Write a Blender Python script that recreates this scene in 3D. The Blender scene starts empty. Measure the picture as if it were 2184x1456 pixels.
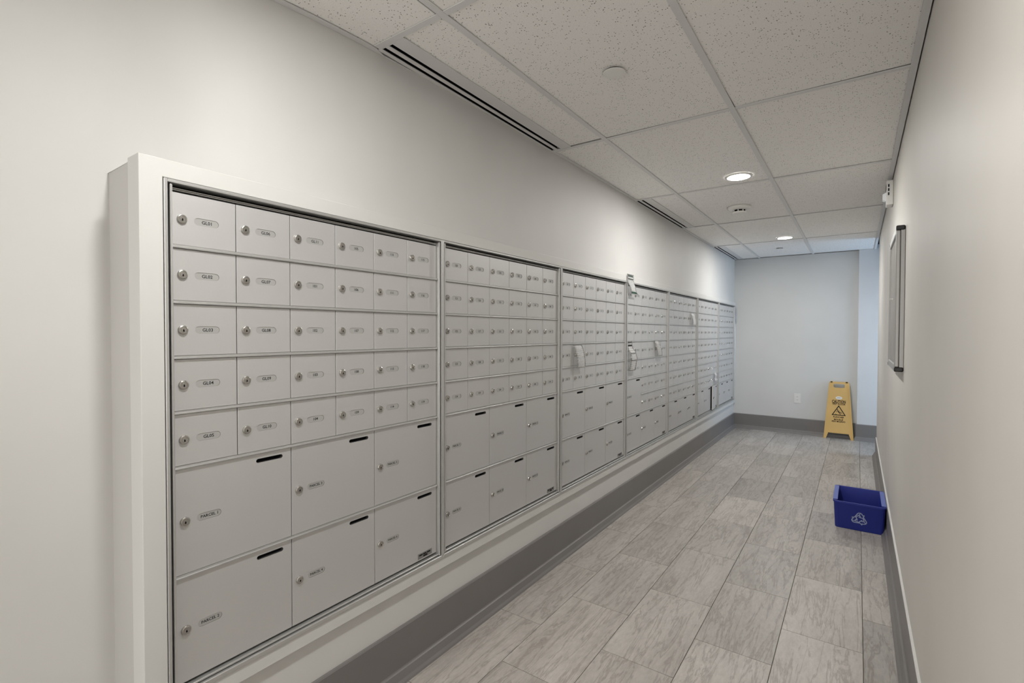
import bpy, bmesh, math, random
from mathutils import Matrix, Vector
random.seed(7)
S = bpy.context.scene
COL = S.collection

# ------------------------------------------------------------------ camera, world, light, exposure
CAMZ = 1.296
yaw, pitch, roll = 0.6114261609, -0.0182132080, 0.0019493256
fw = Vector((-math.sin(yaw), math.cos(yaw), 0)); rt = Vector((math.cos(yaw), math.sin(yaw), 0)); up = Vector((0, 0, 1))
f2 = fw*math.cos(pitch) + up*math.sin(pitch); u2 = up*math.cos(pitch) - fw*math.sin(pitch)
r3 = rt*math.cos(roll) + u2*math.sin(roll); u3 = u2*math.cos(roll) - rt*math.sin(roll)
cd = bpy.data.cameras.new('camera'); cam = bpy.data.objects.new('camera', cd); COL.objects.link(cam)
cd.sensor_width = 36.0; cd.lens = 36.0*1051.137/2184; cd.clip_start = 0.01
M = Matrix(((r3.x, u3.x, -f2.x, 0), (r3.y, u3.y, -f2.y, 0), (r3.z, u3.z, -f2.z, CAMZ), (0, 0, 0, 1)))
cam.matrix_world = M
S.camera = cam
w = bpy.data.worlds.new('world'); S.world = w; w.use_nodes = True
w.node_tree.nodes['Background'].inputs[0].default_value = (.6, .75, 1, 1)
w.node_tree.nodes['Background'].inputs[1].default_value = .3
# daylight coming through the glazed end of the side passage
ld = bpy.data.lights.new('daylight', 'AREA'); ld.shape = 'RECTANGLE'; ld.size = .74; ld.size_y = 2.0
ld.energy = 40; ld.color = (.50, .72, 1.0)
lo = bpy.data.objects.new('daylight', ld); COL.objects.link(lo)
lo.location = (1.52, 6.87, 1.15); lo.rotation_euler = (0, math.radians(90), 0)
# added fill light far behind the camera, unseen, to even out the corridor
l2 = bpy.data.lights.new('back_fill', 'AREA'); l2.shape = 'RECTANGLE'; l2.size = 2.6; l2.size_y = 1.9
l2.energy = 48; l2.color = (1.0, .985, .97)
lo2 = bpy.data.objects.new('back_fill', l2); COL.objects.link(lo2)
lo2.location = (-1.5, -4.1, 1.15); lo2.rotation_euler = (math.radians(90), 0, 0)
LAMP = 350.0
LAMPCOL = (1.0, .985, .955)
S.view_settings.view_transform = 'Standard'; S.view_settings.look = 'None'
S.view_settings.gamma = 1; S.view_settings.use_curve_mapping = False
S.view_settings.exposure = 0.34

# ------------------------------------------------------------------ materials
def mat(name, col, rough=.5, metal=0.0, spec=.5, emit=None, es=0):
    m = bpy.data.materials.new(name); m.use_nodes = True
    b = m.node_tree.nodes['Principled BSDF']
    b.inputs['Base Color'].default_value = (*col, 1); b.inputs['Roughness'].default_value = rough
    b.inputs['Metallic'].default_value = metal; b.inputs['Specular IOR Level'].default_value = spec
    if emit:
        b.inputs['Emission Color'].default_value = (*emit, 1); b.inputs['Emission Strength'].default_value = es
    return m
def nt(m):
    return m.node_tree.nodes, m.node_tree.links, m.node_tree.nodes['Principled BSDF']
def ramp(n, pts):
    r = n.new('ShaderNodeValToRGB'); e = r.color_ramp.elements
    e[0].position, e[0].color = pts[0][0], (*pts[0][1], 1)
    e[1].position, e[1].color = pts[-1][0], (*pts[-1][1], 1)
    for p, c in pts[1:-1]:
        x = e.new(p); x.color = (*c, 1)
    return r
def paint(name, col, rough=.55, bump=.04, scale=260, mott=.03):
    m = mat(name, col, rough, spec=.35); n, l, b = nt(m)
    g = n.new('ShaderNodeNewGeometry')
    a = n.new('ShaderNodeTexNoise'); a.inputs['Scale'].default_value = scale; a.inputs['Detail'].default_value = 2
    l.new(g.outputs['Position'], a.inputs['Vector'])
    bp = n.new('ShaderNodeBump'); bp.inputs['Strength'].default_value = bump; bp.inputs['Distance'].default_value = .002
    l.new(a.outputs['Fac'], bp.inputs['Height']); l.new(bp.outputs['Normal'], b.inputs['Normal'])
    c = n.new('ShaderNodeTexNoise'); c.inputs['Scale'].default_value = 2.2; c.inputs['Detail'].default_value = 3
    l.new(g.outputs['Position'], c.inputs['Vector'])
    r = ramp(n, [(.3, tuple(x*(1-mott) for x in col)), (.7, tuple(min(1, x*(1+mott)) for x in col))])
    l.new(c.outputs['Fac'], r.inputs['Fac']); l.new(r.outputs['Color'], b.inputs['Base Color'])
    return m
WALL = paint('wall_paint', (.645, .638, .62))
RWALL = paint('right_wall_paint', (.61, .585, .545))
EWALL = paint('end_wall_paint', (.64, .64, .625))
TRIM = paint('trim_paint', (.65, .645, .625), .4, .02, 200, .015)
BASE = paint('baseboard_vinyl', (.195, .184, .178), .42, .03, 300, .06)
GRIDM = paint('grid_white_steel', (.66, .655, .65), .45, .01, 100, .01)
def ceiling_mat():
    m = mat('fissured_tile', (.70, .685, .65), .9, spec=.1); n, l, b = nt(m)
    t = n.new('ShaderNodeTexCoord'); oi = n.new('ShaderNodeObjectInfo')
    ad = n.new('ShaderNodeVectorMath'); ad.operation = 'ADD'
    ml = n.new('ShaderNodeVectorMath'); ml.operation = 'SCALE'; ml.inputs['Scale'].default_value = 31.0
    cx = n.new('ShaderNodeCombineXYZ'); l.new(oi.outputs['Random'], cx.inputs[0]); l.new(oi.outputs['Random'], cx.inputs[1])
    l.new(cx.outputs[0], ml.inputs[0]); l.new(t.outputs['Object'], ad.inputs[0]); l.new(ml.outputs[0], ad.inputs[1])
    mask = n.new('ShaderNodeTexNoise'); mask.inputs['Scale'].default_value = 22; mask.inputs['Detail'].default_value = 2
    l.new(ad.outputs[0], mask.inputs['Vector'])
    nz = n.new('ShaderNodeTexNoise'); nz.inputs['Scale'].default_value = 260; nz.inputs['Detail'].default_value = 1
    l.new(ad.outputs[0], nz.inputs['Vector'])
    vo = n.new('ShaderNodeTexVoronoi'); vo.inputs['Scale'].default_value = 125; l.new(ad.outputs[0], vo.inputs['Vector'])
    # pits: close to a cell point, only in some cells
    r1 = ramp(n, [(.17, (1, 1, 1)), (.27, (0, 0, 0))]); l.new(vo.outputs['Distance'], r1.inputs['Fac'])
    sp = n.new('ShaderNodeSeparateColor'); l.new(vo.outputs['Color'], sp.inputs[0])
    r2 = ramp(n, [(.42, (0, 0, 0)), (.50, (1, 1, 1))]); l.new(sp.outputs[0], r2.inputs['Fac'])
    m1 = n.new('ShaderNodeMath'); m1.operation = 'MULTIPLY'; l.new(r1.outputs[0], m1.inputs[0]); l.new(r2.outputs[0], m1.inputs[1])
    r3_ = ramp(n, [(.34, (0, 0, 0)), (.50, (1, 1, 1))]); l.new(mask.outputs['Fac'], r3_.inputs['Fac'])
    m2 = n.new('ShaderNodeMath'); m2.operation = 'MULTIPLY'; l.new(m1.outputs[0], m2.inputs[0]); l.new(r3_.outputs[0], m2.inputs[1])
    base = ramp(n, [(.3, (.80, .785, .765)), (.7, (.88, .865, .845))]); l.new(nz.outputs['Fac'], base.inputs['Fac'])
    mx = n.new('ShaderNodeMix'); mx.data_type = 'RGBA'; l.new(m2.outputs[0], mx.inputs[0])
    l.new(base.outputs[0], mx.inputs[6]); mx.inputs[7].default_value = (.11, .10, .085, 1)
    l.new(mx.outputs[2], b.inputs['Base Color'])
    bp = n.new('ShaderNodeBump'); bp.inputs['Strength'].default_value = .25; bp.inputs['Distance'].default_value = .002
    iv = n.new('ShaderNodeMath'); iv.operation = 'SUBTRACT'; iv.inputs[0].default_value = 1; l.new(m2.outputs[0], iv.inputs[1])
    l.new(iv.outputs[0], bp.inputs['Height']); l.new(bp.outputs['Normal'], b.inputs['Normal'])
    return m
CTILE = ceiling_mat()
def stone_mat():
    m = mat('vein_cut_porcelain', (.3, .28, .26), .42, spec=.45); n, l, b = nt(m)
    t = n.new('ShaderNodeTexCoord'); oi = n.new('ShaderNodeObjectInfo')
    cx = n.new('ShaderNodeCombineXYZ')
    k = n.new('ShaderNodeMath'); k.operation = 'MULTIPLY'; k.inputs[1].default_value = 37.0; l.new(oi.outputs['Random'], k.inputs[0])
    l.new(k.outputs[0], cx.inputs[0]); l.new(k.outputs[0], cx.inputs[1])
    ad = n.new('ShaderNodeVectorMath'); ad.operation = 'ADD'; l.new(t.outputs['Object'], ad.inputs[0]); l.new(cx.outputs[0], ad.inputs[1])
    def noise(sx, sy, sc, det, dist):
        mp = n.new('ShaderNodeMapping'); mp.inputs['Scale'].default_value = (sx, sy, 1); l.new(ad.outputs[0], mp.inputs['Vector'])
        a = n.new('ShaderNodeTexNoise'); a.inputs['Scale'].default_value = sc; a.inputs['Detail'].default_value = det
        a.inputs['Distortion'].default_value = dist; a.inputs['Roughness'].default_value = .65
        l.new(mp.outputs[0], a.inputs['Vector']); return a
    broad = noise(1, .16, 8, 6, .35); vein = noise(1, .11, 17, 9, .55); fine = noise(1, .30, 75, 4, .2)
    c1 = ramp(n, [(.28, (.325, .297, .270)), (.5, (.415, .386, .355)), (.74, (.485, .456, .422))]); l.new(broad.outputs['Fac'], c1.inputs['Fac'])
    v = ramp(n, [(.455, (0, 0, 0)), (.49, (1, 1, 1)), (.525, (0, 0, 0))]); l.new(vein.outputs['Fac'], v.inputs['Fac'])
    vm = n.new('ShaderNodeMath'); vm.operation = 'MULTIPLY'; vm.inputs[1].default_value = .55; l.new(v.outputs[0], vm.inputs[0])
    mx = n.new('ShaderNodeMix'); mx.data_type = 'RGBA'; l.new(vm.outputs[0], mx.inputs[0]); l.new(c1.outputs[0], mx.inputs[6]); mx.inputs[7].default_value = (.20, .17, .145, 1)
    f = ramp(n, [(.3, (.86, .86, .86)), (.7, (1.08, 1.08, 1.08))]); l.new(fine.outputs['Fac'], f.inputs['Fac'])
    m2 = n.new('ShaderNodeMix'); m2.data_type = 'RGBA'; m2.blend_type = 'MULTIPLY'; m2.inputs[0].default_value = 1
    l.new(mx.outputs[2], m2.inputs[6]); l.new(f.outputs[0], m2.inputs[7])
    tv = n.new('ShaderNodeMapRange'); tv.inputs[3].default_value = .86; tv.inputs[4].default_value = 1.14; l.new(oi.outputs['Random'], tv.inputs[0])
    m3 = n.new('ShaderNodeMix'); m3.data_type = 'RGBA'; m3.blend_type = 'MULTIPLY'; m3.inputs[0].default_value = 1
    l.new(m2.outputs[2], m3.inputs[6]); l.new(tv.outputs[0], m3.inputs[7])
    l.new(m3.outputs[2], b.inputs['Base Color'])
    bp = n.new('ShaderNodeBump'); bp.inputs['Strength'].default_value = .12; bp.inputs['Distance'].default_value = .001
    l.new(fine.outputs['Fac'], bp.inputs['Height']); l.new(bp.outputs['Normal'], b.inputs['Normal'])
    return m
STONE = stone_mat()
GROUT = paint('grout', (.13, .12, .11), .9, .1, 300, .1)
def silver(name, col, rough, metal):
    m = mat(name, col, rough, metal); n, l, b = nt(m)
    g = n.new('ShaderNodeNewGeometry'); mp = n.new('ShaderNodeMapping'); mp.inputs['Scale'].default_value = (1, 1, .35)
    l.new(g.outputs['Position'], mp.inputs['Vector'])
    a = n.new('ShaderNodeTexNoise'); a.inputs['Scale'].default_value = 900; a.inputs['Detail'].default_value = 2; l.new(mp.outputs[0], a.inputs['Vector'])
    r = ramp(n, [(.3, tuple(x*.985 for x in col)), (.7, tuple(x*1.012 for x in col))]); l.new(a.outputs['Fac'], r.inputs['Fac'])
    l.new(r.outputs[0], b.inputs['Base Color'])
    return m
DOOR = silver('satin_aluminium', (.62, .615, .61), .42, .5)
ALU = silver('frame_aluminium', (.60, .60, .59), .34, .7)
CHROME = mat('lock_chrome', (.50, .485, .46), .26, .95)
EDGE = mat('recess_shade', (.10, .10, .10), .5, .3)  # walls of door cut-outs: recess shade put into the colour
BLACK = mat('black_void', (.006, .006, .007), .8, spec=.1)
BLKPL = mat('black_plastic', (.012, .012, .013), .4)
INK = mat('black_print', (.015, .015, .017), .7, spec=.2)
PLATE = mat('label_plate', (.52, .52, .51), .3, .35)
RATE = mat('rating_plate', (.26, .255, .25), .4, .5)
DARKM = mat('cabinet_inside', (.022, .022, .022), .8, spec=.1)
WPL = mat('white_plastic', (.76, .75, .72), .4)
LENS = mat('lamp_lens', (1, 1, 1), .5, emit=LAMPCOL, es=LAMP)
YEL = paint('yellow_plastic', (.71, .46, .165), .5, .05, 150, .06)
BLUE = paint('blue_plastic', (.016, .028, .235), .5, .03, 200, .05)
BLUEW = mat('light_blue_print', (.42, .48, .70), .6)
STICK = mat('sticker_white', (.8, .79, .74), .5)
BOARDP = paint('board_panel', (.27, .262, .25), .9, .2, 600, .05)
DULL = silver('dull_aluminium', (.40, .395, .385), .45, .6)
GLASS = mat('clear_lens', (.9, .92, .95), .08, spec=.8)
def paper_mat(name, band=None, head=.12):
    m = mat(name, (.8, .8, .77), .75, spec=.2); n, l, b = nt(m)
    uv = n.new('ShaderNodeUVMap'); sx = n.new('ShaderNodeSeparateXYZ'); l.new(uv.outputs[0], sx.inputs[0])
    mp = n.new('ShaderNodeMapping'); mp.inputs['Scale'].default_value = (7, 15, 1); l.new(uv.outputs[0], mp.inputs['Vector'])
    br = n.new('ShaderNodeTexNoise'); br.inputs['Scale'].default_value = 2.2; br.inputs['Detail'].default_value = 1; l.new(mp.outputs[0], br.inputs['Vector'])
    wv = n.new('ShaderNodeMath'); wv.operation = 'SINE'
    k = n.new('ShaderNodeMath'); k.operation = 'MULTIPLY'; k.inputs[1].default_value = 92.0; l.new(sx.outputs[1], k.inputs[0]); l.new(k.outputs[0], wv.inputs[0])
    r0 = ramp(n, [(.25, (0, 0, 0)), (.45, (1, 1, 1))]); l.new(wv.outputs[0], r0.inputs['Fac'])
    r1 = ramp(n, [(.46, (0, 0, 0)), (.50, (1, 1, 1))]); l.new(br.outputs['Fac'], r1.inputs['Fac'])
    mm = n.new('ShaderNodeMath'); mm.operation = 'MULTIPLY'; l.new(r0.outputs[0], mm.inputs[0]); l.new(r1.outputs[0], mm.inputs[1])
    m8 = n.new('ShaderNodeMath'); m8.operation = 'MULTIPLY'; m8.inputs[1].default_value = .45; l.new(mm.outputs[0], m8.inputs[0])
    mx = n.new('ShaderNodeMix'); mx.data_type = 'RGBA'; l.new(m8.outputs[0], mx.inputs[0])
    mx.inputs[6].default_value = (.92, .92, .91, 1); mx.inputs[7].default_value = (.12, .12, .13, 1)
    out = mx
    for lo_, hi_, c in (band or []):
        g1 = n.new('ShaderNodeMath'); g1.operation = 'GREATER_THAN'; g1.inputs[1].default_value = lo_; l.new(sx.outputs[1], g1.inputs[0])
        g2 = n.new('ShaderNodeMath'); g2.operation = 'LESS_THAN'; g2.inputs[1].default_value = hi_; l.new(sx.outputs[1], g2.inputs[0])
        g3 = n.new('ShaderNodeMath'); g3.operation = 'MULTIPLY'; l.new(g1.outputs[0], g3.inputs[0]); l.new(g2.outputs[0], g3.inputs[1])
        x1 = n.new('ShaderNodeMath'); x1.operation = 'GREATER_THAN'; x1.inputs[1].default_value = .1; l.new(sx.outputs[0], x1.inputs[0])
        x2 = n.new('ShaderNodeMath'); x2.operation = 'LESS_THAN'; x2.inputs[1].default_value = .86; l.new(sx.outputs[0], x2.inputs[0])
        g4 = n.new('ShaderNodeMath'); g4.operation = 'MULTIPLY'; l.new(x1.outputs[0], g4.inputs[0]); l.new(x2.outputs[0], g4.inputs[1])
        g5 = n.new('ShaderNodeMath'); g5.operation = 'MULTIPLY'; l.new(g3.outputs[0], g5.inputs[0]); l.new(g4.outputs[0], g5.inputs[1])
        q = n.new('ShaderNodeMix'); q.data_type = 'RGBA'; l.new(g5.outputs[0], q.inputs[0]); l.new(out.outputs[2], q.inputs[6]); q.inputs[7].default_value = (*c, 1); out = q
    l.new(out.outputs[2], b.inputs['Base Color'])
    return m
PAPER = paper_mat('printed_paper')
PAPERG = paper_mat('green_notice_paper', [(.05, .17, (.10, .22, .17)), (.80, .84, (.1, .13, .12)), (.90, .97, (.18, .22, .2))])
PAPERB = paper_mat('banded_notice_paper', [(.83, .88, (.03, .03, .03)), (.93, .97, (.12, .12, .12)), (.60, .62, (.12, .12, .1)), (.33, .35, (.14, .13, .1))])
PAPERW = mat('blank_paper', (.92, .92, .92), .75)

# ------------------------------------------------------------------ helpers
def link(name, me, parent=None):
    o = bpy.data.objects.new(name, me); COL.objects.link(o)
    if parent: o.parent = parent
    return o
def mesh(name, bm, mats, smooth=False, fix=True):
    if fix: bmesh.ops.recalc_face_normals(bm, faces=bm.faces)
    me = bpy.data.meshes.new(name); bm.to_mesh(me); bm.free()
    for m in (mats if isinstance(mats, (list, tuple)) else [mats]): me.materials.append(m)
    if smooth:
        for p in me.polygons: p.use_smooth = True
    return me
def box(bm, a, b, mi=0, bev=0.0, seg=1):
    x0, y0, z0 = a; x1, y1, z1 = b
    v = [bm.verts.new(p) for p in ((x0, y0, z0), (x1, y0, z0), (x1, y1, z0), (x0, y1, z0), (x0, y0, z1), (x1, y0, z1), (x1, y1, z1), (x0, y1, z1))]
    fs = [bm.faces.new([v[i] for i in q]) for q in ((3, 2, 1, 0), (4, 5, 6, 7), (0, 1, 5, 4), (1, 2, 6, 5), (2, 3, 7, 6), (3, 0, 4, 7))]
    for f in fs: f.material_index = mi
    if bev:
        es = list({e for f in fs for e in f.edges})
        r = bmesh.ops.bevel(bm, geom=es, offset=bev, segments=seg, affect='EDGES', profile=.5)
        for f in r['faces']: f.material_index = mi
    return fs
def B(a, b, bev=0.0, seg=1):
    bm = bmesh.new(); box(bm, a, b, 0, bev, seg); return bm
def lathe(bm, prof, n=24, axis='x', mi=0, c=(0, 0, 0), cap=True, mis=None):
    rings = []
    for (r, h) in prof:
        ring = []
        for i in range(n):
            t = 2*math.pi*i/n; a, b_ = r*math.cos(t), r*math.sin(t)
            p = (h, a, b_) if axis == 'x' else ((a, b_, h) if axis == 'z' else (a, h, b_))
            ring.append(bm.verts.new((p[0]+c[0], p[1]+c[1], p[2]+c[2])))
        rings.append(ring)
    for k in range(len(rings)-1):
        for i in range(n):
            f = bm.faces.new((rings[k][i], rings[k][(i+1) % n], rings[k+1][(i+1) % n], rings[k+1][i]))
            f.material_index = mis[k] if mis else mi
    if cap:
        for rg, idx in ((rings[0], 0), (rings[-1], -1)):
            f = bm.faces.new(rg); f.material_index = mis[idx] if mis else mi
def prism(bm, pts, lo_, hi_, axis, mi=0):
    # closed outline in the two other axes, extruded along axis
    def P(p, h): return (h, p[0], p[1]) if axis == 'x' else ((p[0], h, p[1]) if axis == 'y' else (p[0], p[1], h))
    a = [bm.verts.new(P(p, lo_)) for p in pts]; b_ = [bm.verts.new(P(p, hi_)) for p in pts]
    n = len(pts); fs = [bm.faces.new(a), bm.faces.new(b_)]
    for i in range(n): fs.append(bm.faces.new((a[i], a[(i+1) % n], b_[(i+1) % n], b_[i])))
    for f in fs: f.material_index = mi
    return fs
def holed(bm, outer, holes, h0, h1, axis, depths=None, mi=0, hole_mi=0, back=True):
    """slab with holes: outline and hole loops (2-D), front at h1, back at h0 (hole walls reach depths[i])"""
    def P(p, h): return (h, p[0], p[1]) if axis == 'x' else ((p[0], h, p[1]) if axis == 'y' else (p[0], p[1], h))
    edges = []; loops = []
    for lp in [outer]+holes:
        vs = [bm.verts.new(P(p, h1)) for p in lp]; loops.append(vs)
        for i in range(len(vs)): edges.append(bm.edges.new((vs[i], vs[(i+1) % len(vs)])))
    r = bmesh.ops.triangle_fill(bm, edges=edges, use_beauty=True)
    for f in r['geom']:
        if isinstance(f, bmesh.types.BMFace): f.material_index = mi
    for k, lp in enumerate([outer]+holes):
        d = h0 if k == 0 else (depths[k-1] if depths else h0)
        vs = loops[k]; bs = [bm.verts.new(P(p, d)) for p in lp]
        for i in range(len(vs)):
            f = bm.faces.new((vs[i], vs[(i+1) % len(vs)], bs[(i+1) % len(vs)], bs[i])); f.material_index = mi if k == 0 else hole_mi
        if k == 0 and back:
            if holes and not depths:
                loops_back = [bs]
            f = bm.faces.new(bs); f.material_index = mi
def pill(cy, cz, w_, h_, n=7):
    r = h_/2; o = []
    for s, a0 in ((1, -90), (-1, 90)):
        for i in range(n+1):
            t = math.radians(a0+180*i/n); o.append((cy+s*(w_/2-r)+r*math.cos(t), cz+r*math.sin(t)))
    return o
def rrect(x0, z0, x1, z1, r, n=3):
    o = []
    for cx, cz, a0 in ((x1-r, z0+r, -90), (x1-r, z1-r, 0), (x0+r, z1-r, 90), (x0+r, z0+r, 180)):
        for i in range(n+1):
            t = math.radians(a0+90*i/n); o.append((cx+r*math.cos(t), cz+r*math.sin(t)))
    return o
def thing(name, label, cat, loc, group=None, rz=0):
    o = bpy.data.objects.new(name, None); COL.objects.link(o); o.empty_display_size = .1
    o.location = loc; o.rotation_euler = (0, 0, rz); o['label'] = label; o['category'] = cat
    if group: o['group'] = group
    return o
def tag(o, label, cat, group=None):
    o['label'] = label; o['category'] = cat
    if group: o['group'] = group
    return o
def struct(name, bm, m, label, smooth=False):
    o = link(name, mesh(name, bm, m, smooth)); o['kind'] = 'structure'; o['label'] = label; o['category'] = name.split('_')[0]
    return o
# all lettering is set first, in one go
TXT = {}
def set_texts(items):
    obs = {}
    for key, (s, size, bold) in items.items():
        c = bpy.data.curves.new('t', 'FONT'); c.body = s; c.size = size; c.align_x = 'CENTER'; c.align_y = 'CENTER'
        c.resolution_u = 2; c.offset = bold
        o = bpy.data.objects.new('t', c); COL.objects.link(o); obs[key] = o
    dg = bpy.context.evaluated_depsgraph_get(); dg.update()
    for key, o in obs.items():
        me = bpy.data.meshes.new_from_object(o.evaluated_get(dg))
        TXT[key] = ([tuple(v.co) for v in me.vertices], [tuple(p.vertices) for p in me.polygons]); bpy.data.meshes.remove(me)
    for o in obs.values():
        c = o.data; bpy.data.objects.remove(o); bpy.data.curves.remove(c)
def add_text(bm, key, fn, mi=0, sx=1.0):
    vs, fs = TXT[key]
    w_ = max(v[0] for v in vs)-min(v[0] for v in vs); mid = (max(v[0] for v in vs)+min(v[0] for v in vs))/2
    hm = (max(v[1] for v in vs)+min(v[1] for v in vs))/2
    bv = [bm.verts.new(fn((v[0]-mid)*sx, v[1]-hm)) for v in vs]
    for f in fs:
        try: bm.faces.new([bv[i] for i in f]).material_index = mi
        except ValueError: pass
def text_width(key): return max(v[0] for v in TXT[key][0])-min(v[0] for v in TXT[key][0])

# mailbox bays: 6 columns, 9 row units; each entry (column, row from the top, columns, rows, label)
def small_block(labels, rows):
    return [(c, r, 1, 1, labels[c*rows+r]) for c in range(6) for r in range(rows)]
def seq(a, n): return [str(a+i) for i in range(n)]
BAYS = []
b1 = ['GL%02d' % i for i in range(1, 12)] + seq(101, 19)
BAYS.append(small_block(b1, 5) + [(0, 5, 2, 2, 'PARCEL 1'), (0, 7, 2, 2, 'PARCEL 2'), (2, 5, 2, 2, 'PARCEL 3'), (2, 7, 2, 2, 'PARCEL 4'), (4, 5, 2, 2, 'PARCEL 5'), (4, 7, 2, 2, 'PARCEL 6')])
BAYS.append(small_block(seq(120, 30), 5) + [(2*(k//2), 5+2*(k % 2), 2, 2, 'PARCEL %d' % (7+k)) for k in range(6)])
BAYS.append(small_block(seq(201, 30), 5) + [(2*(k//2), 5+2*(k % 2), 2, 2, 'PARCEL %d' % (13+k)) for k in range(6)])
BAYS.append(small_block(seq(301, 30), 5) + [(0, 5, 2, 2, 'PARCEL 19')] + [(c, r, 1, 1, str(331+2*(c-2)+(r-5))) for c in range(2, 6) for r in (5, 6)] + [(2*k, 7, 2, 2, 'PARCEL %d' % (20+k)) for k in range(3)])
for a, q in ((401, 23), (501, 26), (601, 29)):
    BAYS.append(small_block(seq(a, 42), 7) + [(2*k, 7, 2, 2, 'PARCEL %d' % (q+k)) for k in range(3)])
items = {d[4]: (d[4], .0104 if d[4].startswith('P') else .0118, .00022) for bay in BAYS for d in bay}
items.update({'CAUTION': ('CAUTION', .05, .0014), 'WET FLOOR': ('WET FLOOR', .032, .0008), 'PLANCHER': ('PLANCHER', .027, .0006),
              'MOUILLÉ': ('MOUILLÉ', .027, .0006), 'PISO MOJADO': ('PISO MOJADO', .027, .0006)})
set_texts(items)

# ------------------------------------------------------------------ setting
CZ = 2.291            # face of the ceiling grid
XW = -1.392           # left wall
XF = -1.366           # front of mailbox frames
XD = -1.384           # face of mailbox doors
XR = .176             # right wall
YE = 7.301            # end wall
XB = -3.4; YB = -4.2  # extent behind the camera
# floor: grout bed with porcelain tiles in running bond
fl = struct('floor', B((XB, YB, -.06), (1.7, YE+.1, -.004)), GROUT, 'grey vein-cut porcelain tile floor of the mail corridor')
xs = [XB] + [.034-.2925*k for k in range(8, -1, -1)] + [XR+.02]
TP = .585; tile_me = {}
for i in range(len(xs)-1):
    x0, x1 = xs[i], xs[i+1]
    k_from_right = len(xs)-2-i
    ph = 2.432 if k_from_right % 2 == 1 else 2.432-TP/2
    y = ph - TP*math.ceil((ph-YB)/TP)
    while y < YE:
        y0, y1 = max(y, YB), min(y+TP, YE)
        if (x1 > -1.45 or y0 < .6) and (x1 > -1.7 or y0 < -.6):
            key = (round(x1-x0, 4), round(y1-y0, 4))
            if key not in tile_me:
                g = .0011; hx, hy = (x1-x0)/2-g, (y1-y0)/2-g
                bm = bmesh.new()
                a = [bm.verts.new((sx*hx, sy*hy, -.005)) for sx, sy in ((-1, -1), (1, -1), (1, 1), (-1, 1))]
                b_ = [bm.verts.new((sx*hx, sy*hy, -.0008)) for sx, sy in ((-1, -1), (1, -1), (1, 1), (-1, 1))]
                c_ = [bm.verts.new((sx*(hx-.001), sy*(hy-.001), 0)) for sx, sy in ((-1, -1), (1, -1), (1, 1), (-1, 1))]
                for p, q in ((a, b_), (b_, c_)):
                    for j in range(4): bm.faces.new((p[j], p[(j+1) % 4], q[(j+1) % 4], q[j]))
                bm.faces.new(c_)
                tile_me[key] = mesh('floor_tile', bm, STONE)
            o = link('floor_tile', tile_me[key], fl); o.location = ((x0+x1)/2, (y0+y1)/2, 0)
        y += TP
# side passage floor
for k in range(3):
    bm = B((XR+.022+.45*k, 6.44, -.005), (XR+.02+.45*(k+1), YE-.03, 0)); o = link('floor_tile', mesh('floor_tile', bm, STONE), fl)

# left wall: straight along the mailboxes, bending away towards the camera
curve = [(XW, YE+.1), (XW, 2.6), (-1.394, 2.0), (-1.400, 1.6), (-1.412, 1.25), (-1.428, 1.0), (-1.455, .80), (-1.505, .64), (-1.565, .54), (-1.604, .452), (-1.618, .36), (-1.624, .25), (-1.625, -.06), (-1.625, -.6), (XB+.02, -.605), (XB+.02, YB)]
def smooth_poly(pts, n=6):
    out = []
    for i in range(len(pts)-1):
        p0 = pts[max(i-1, 0)]; p1 = pts[i]; p2 = pts[i+1]; p3 = pts[min(i+2, len(pts)-1)]
        for k in range(n):
            t = k/n; q = []
            for a in range(2):
                q.append(.5*((2*p1[a])+(-p0[a]+p2[a])*t+(2*p0[a]-5*p1[a]+4*p2[a]-p3[a])*t*t+(-p0[a]+3*p1[a]-3*p2[a]+p3[a])*t**3))
            out.append(tuple(q))
    out.append(pts[-1]); return out
cv = [curve[0]] + smooth_poly(curve[1:14]) + curve[14:]
TTOP, TBOT, TY0 = 1.712, .338, .444
bm = bmesh.new()
def wall_strip(bm, pts, z0, z1):
    a = [bm.verts.new((p[0], p[1], z0)) for p in pts]; b_ = [bm.verts.new((p[0], p[1], z1)) for p in pts]
    for i in range(len(pts)-1): bm.faces.new((a[i], a[i+1], b_[i+1], b_[i]))
wall_strip(bm, cv, TTOP-.004, 2.36)
# below the shelf line the bending wall goes on only where the mailbox bulkhead does not cover it
low = [p for p in cv if p[1] < .452]
hi = [p for p in cv if p[1] >= .452][-1]; t_ = (hi[1]-.4515)/(hi[1]-low[0][1])
WX = hi[0]+(low[0][0]-hi[0])*t_      # where the bending wall meets the bulkhead's end
wall_strip(bm, [(WX+(hi[0]-WX)*.25+.004, .4585)]+low, 0, TTOP-.004)
# bulkhead: lower wall, end return and top ledge
wall_strip(bm, [(XW+.004, YE+.1), (XW+.004, .4515)], 0, TBOT+.012)
v = [bm.verts.new(p) for p in ((XW+.004, .4515, TTOP-.004), (XW+.004, 2.6, TTOP-.004), (-1.62, 2.6, TTOP-.004), (-1.62, .4515, TTOP-.004))]; bm.faces.new(v)
wl = struct('wall_left', bm, WALL, 'pale warm-white wall above and around the mailboxes', True)
for p in wl.data.polygons: p.use_smooth = abs(p.normal.z) < .5
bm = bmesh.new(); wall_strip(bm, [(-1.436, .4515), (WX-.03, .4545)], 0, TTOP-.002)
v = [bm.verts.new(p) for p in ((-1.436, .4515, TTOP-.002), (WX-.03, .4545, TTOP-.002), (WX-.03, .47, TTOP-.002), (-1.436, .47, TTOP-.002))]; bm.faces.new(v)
struct('wall_return', bm, paint('return_tone', (.55, .54, .525)), 'darker grey end face of the mailbox bulkhead, beside the white trim')  # end face toned darker than the wall colour
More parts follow.
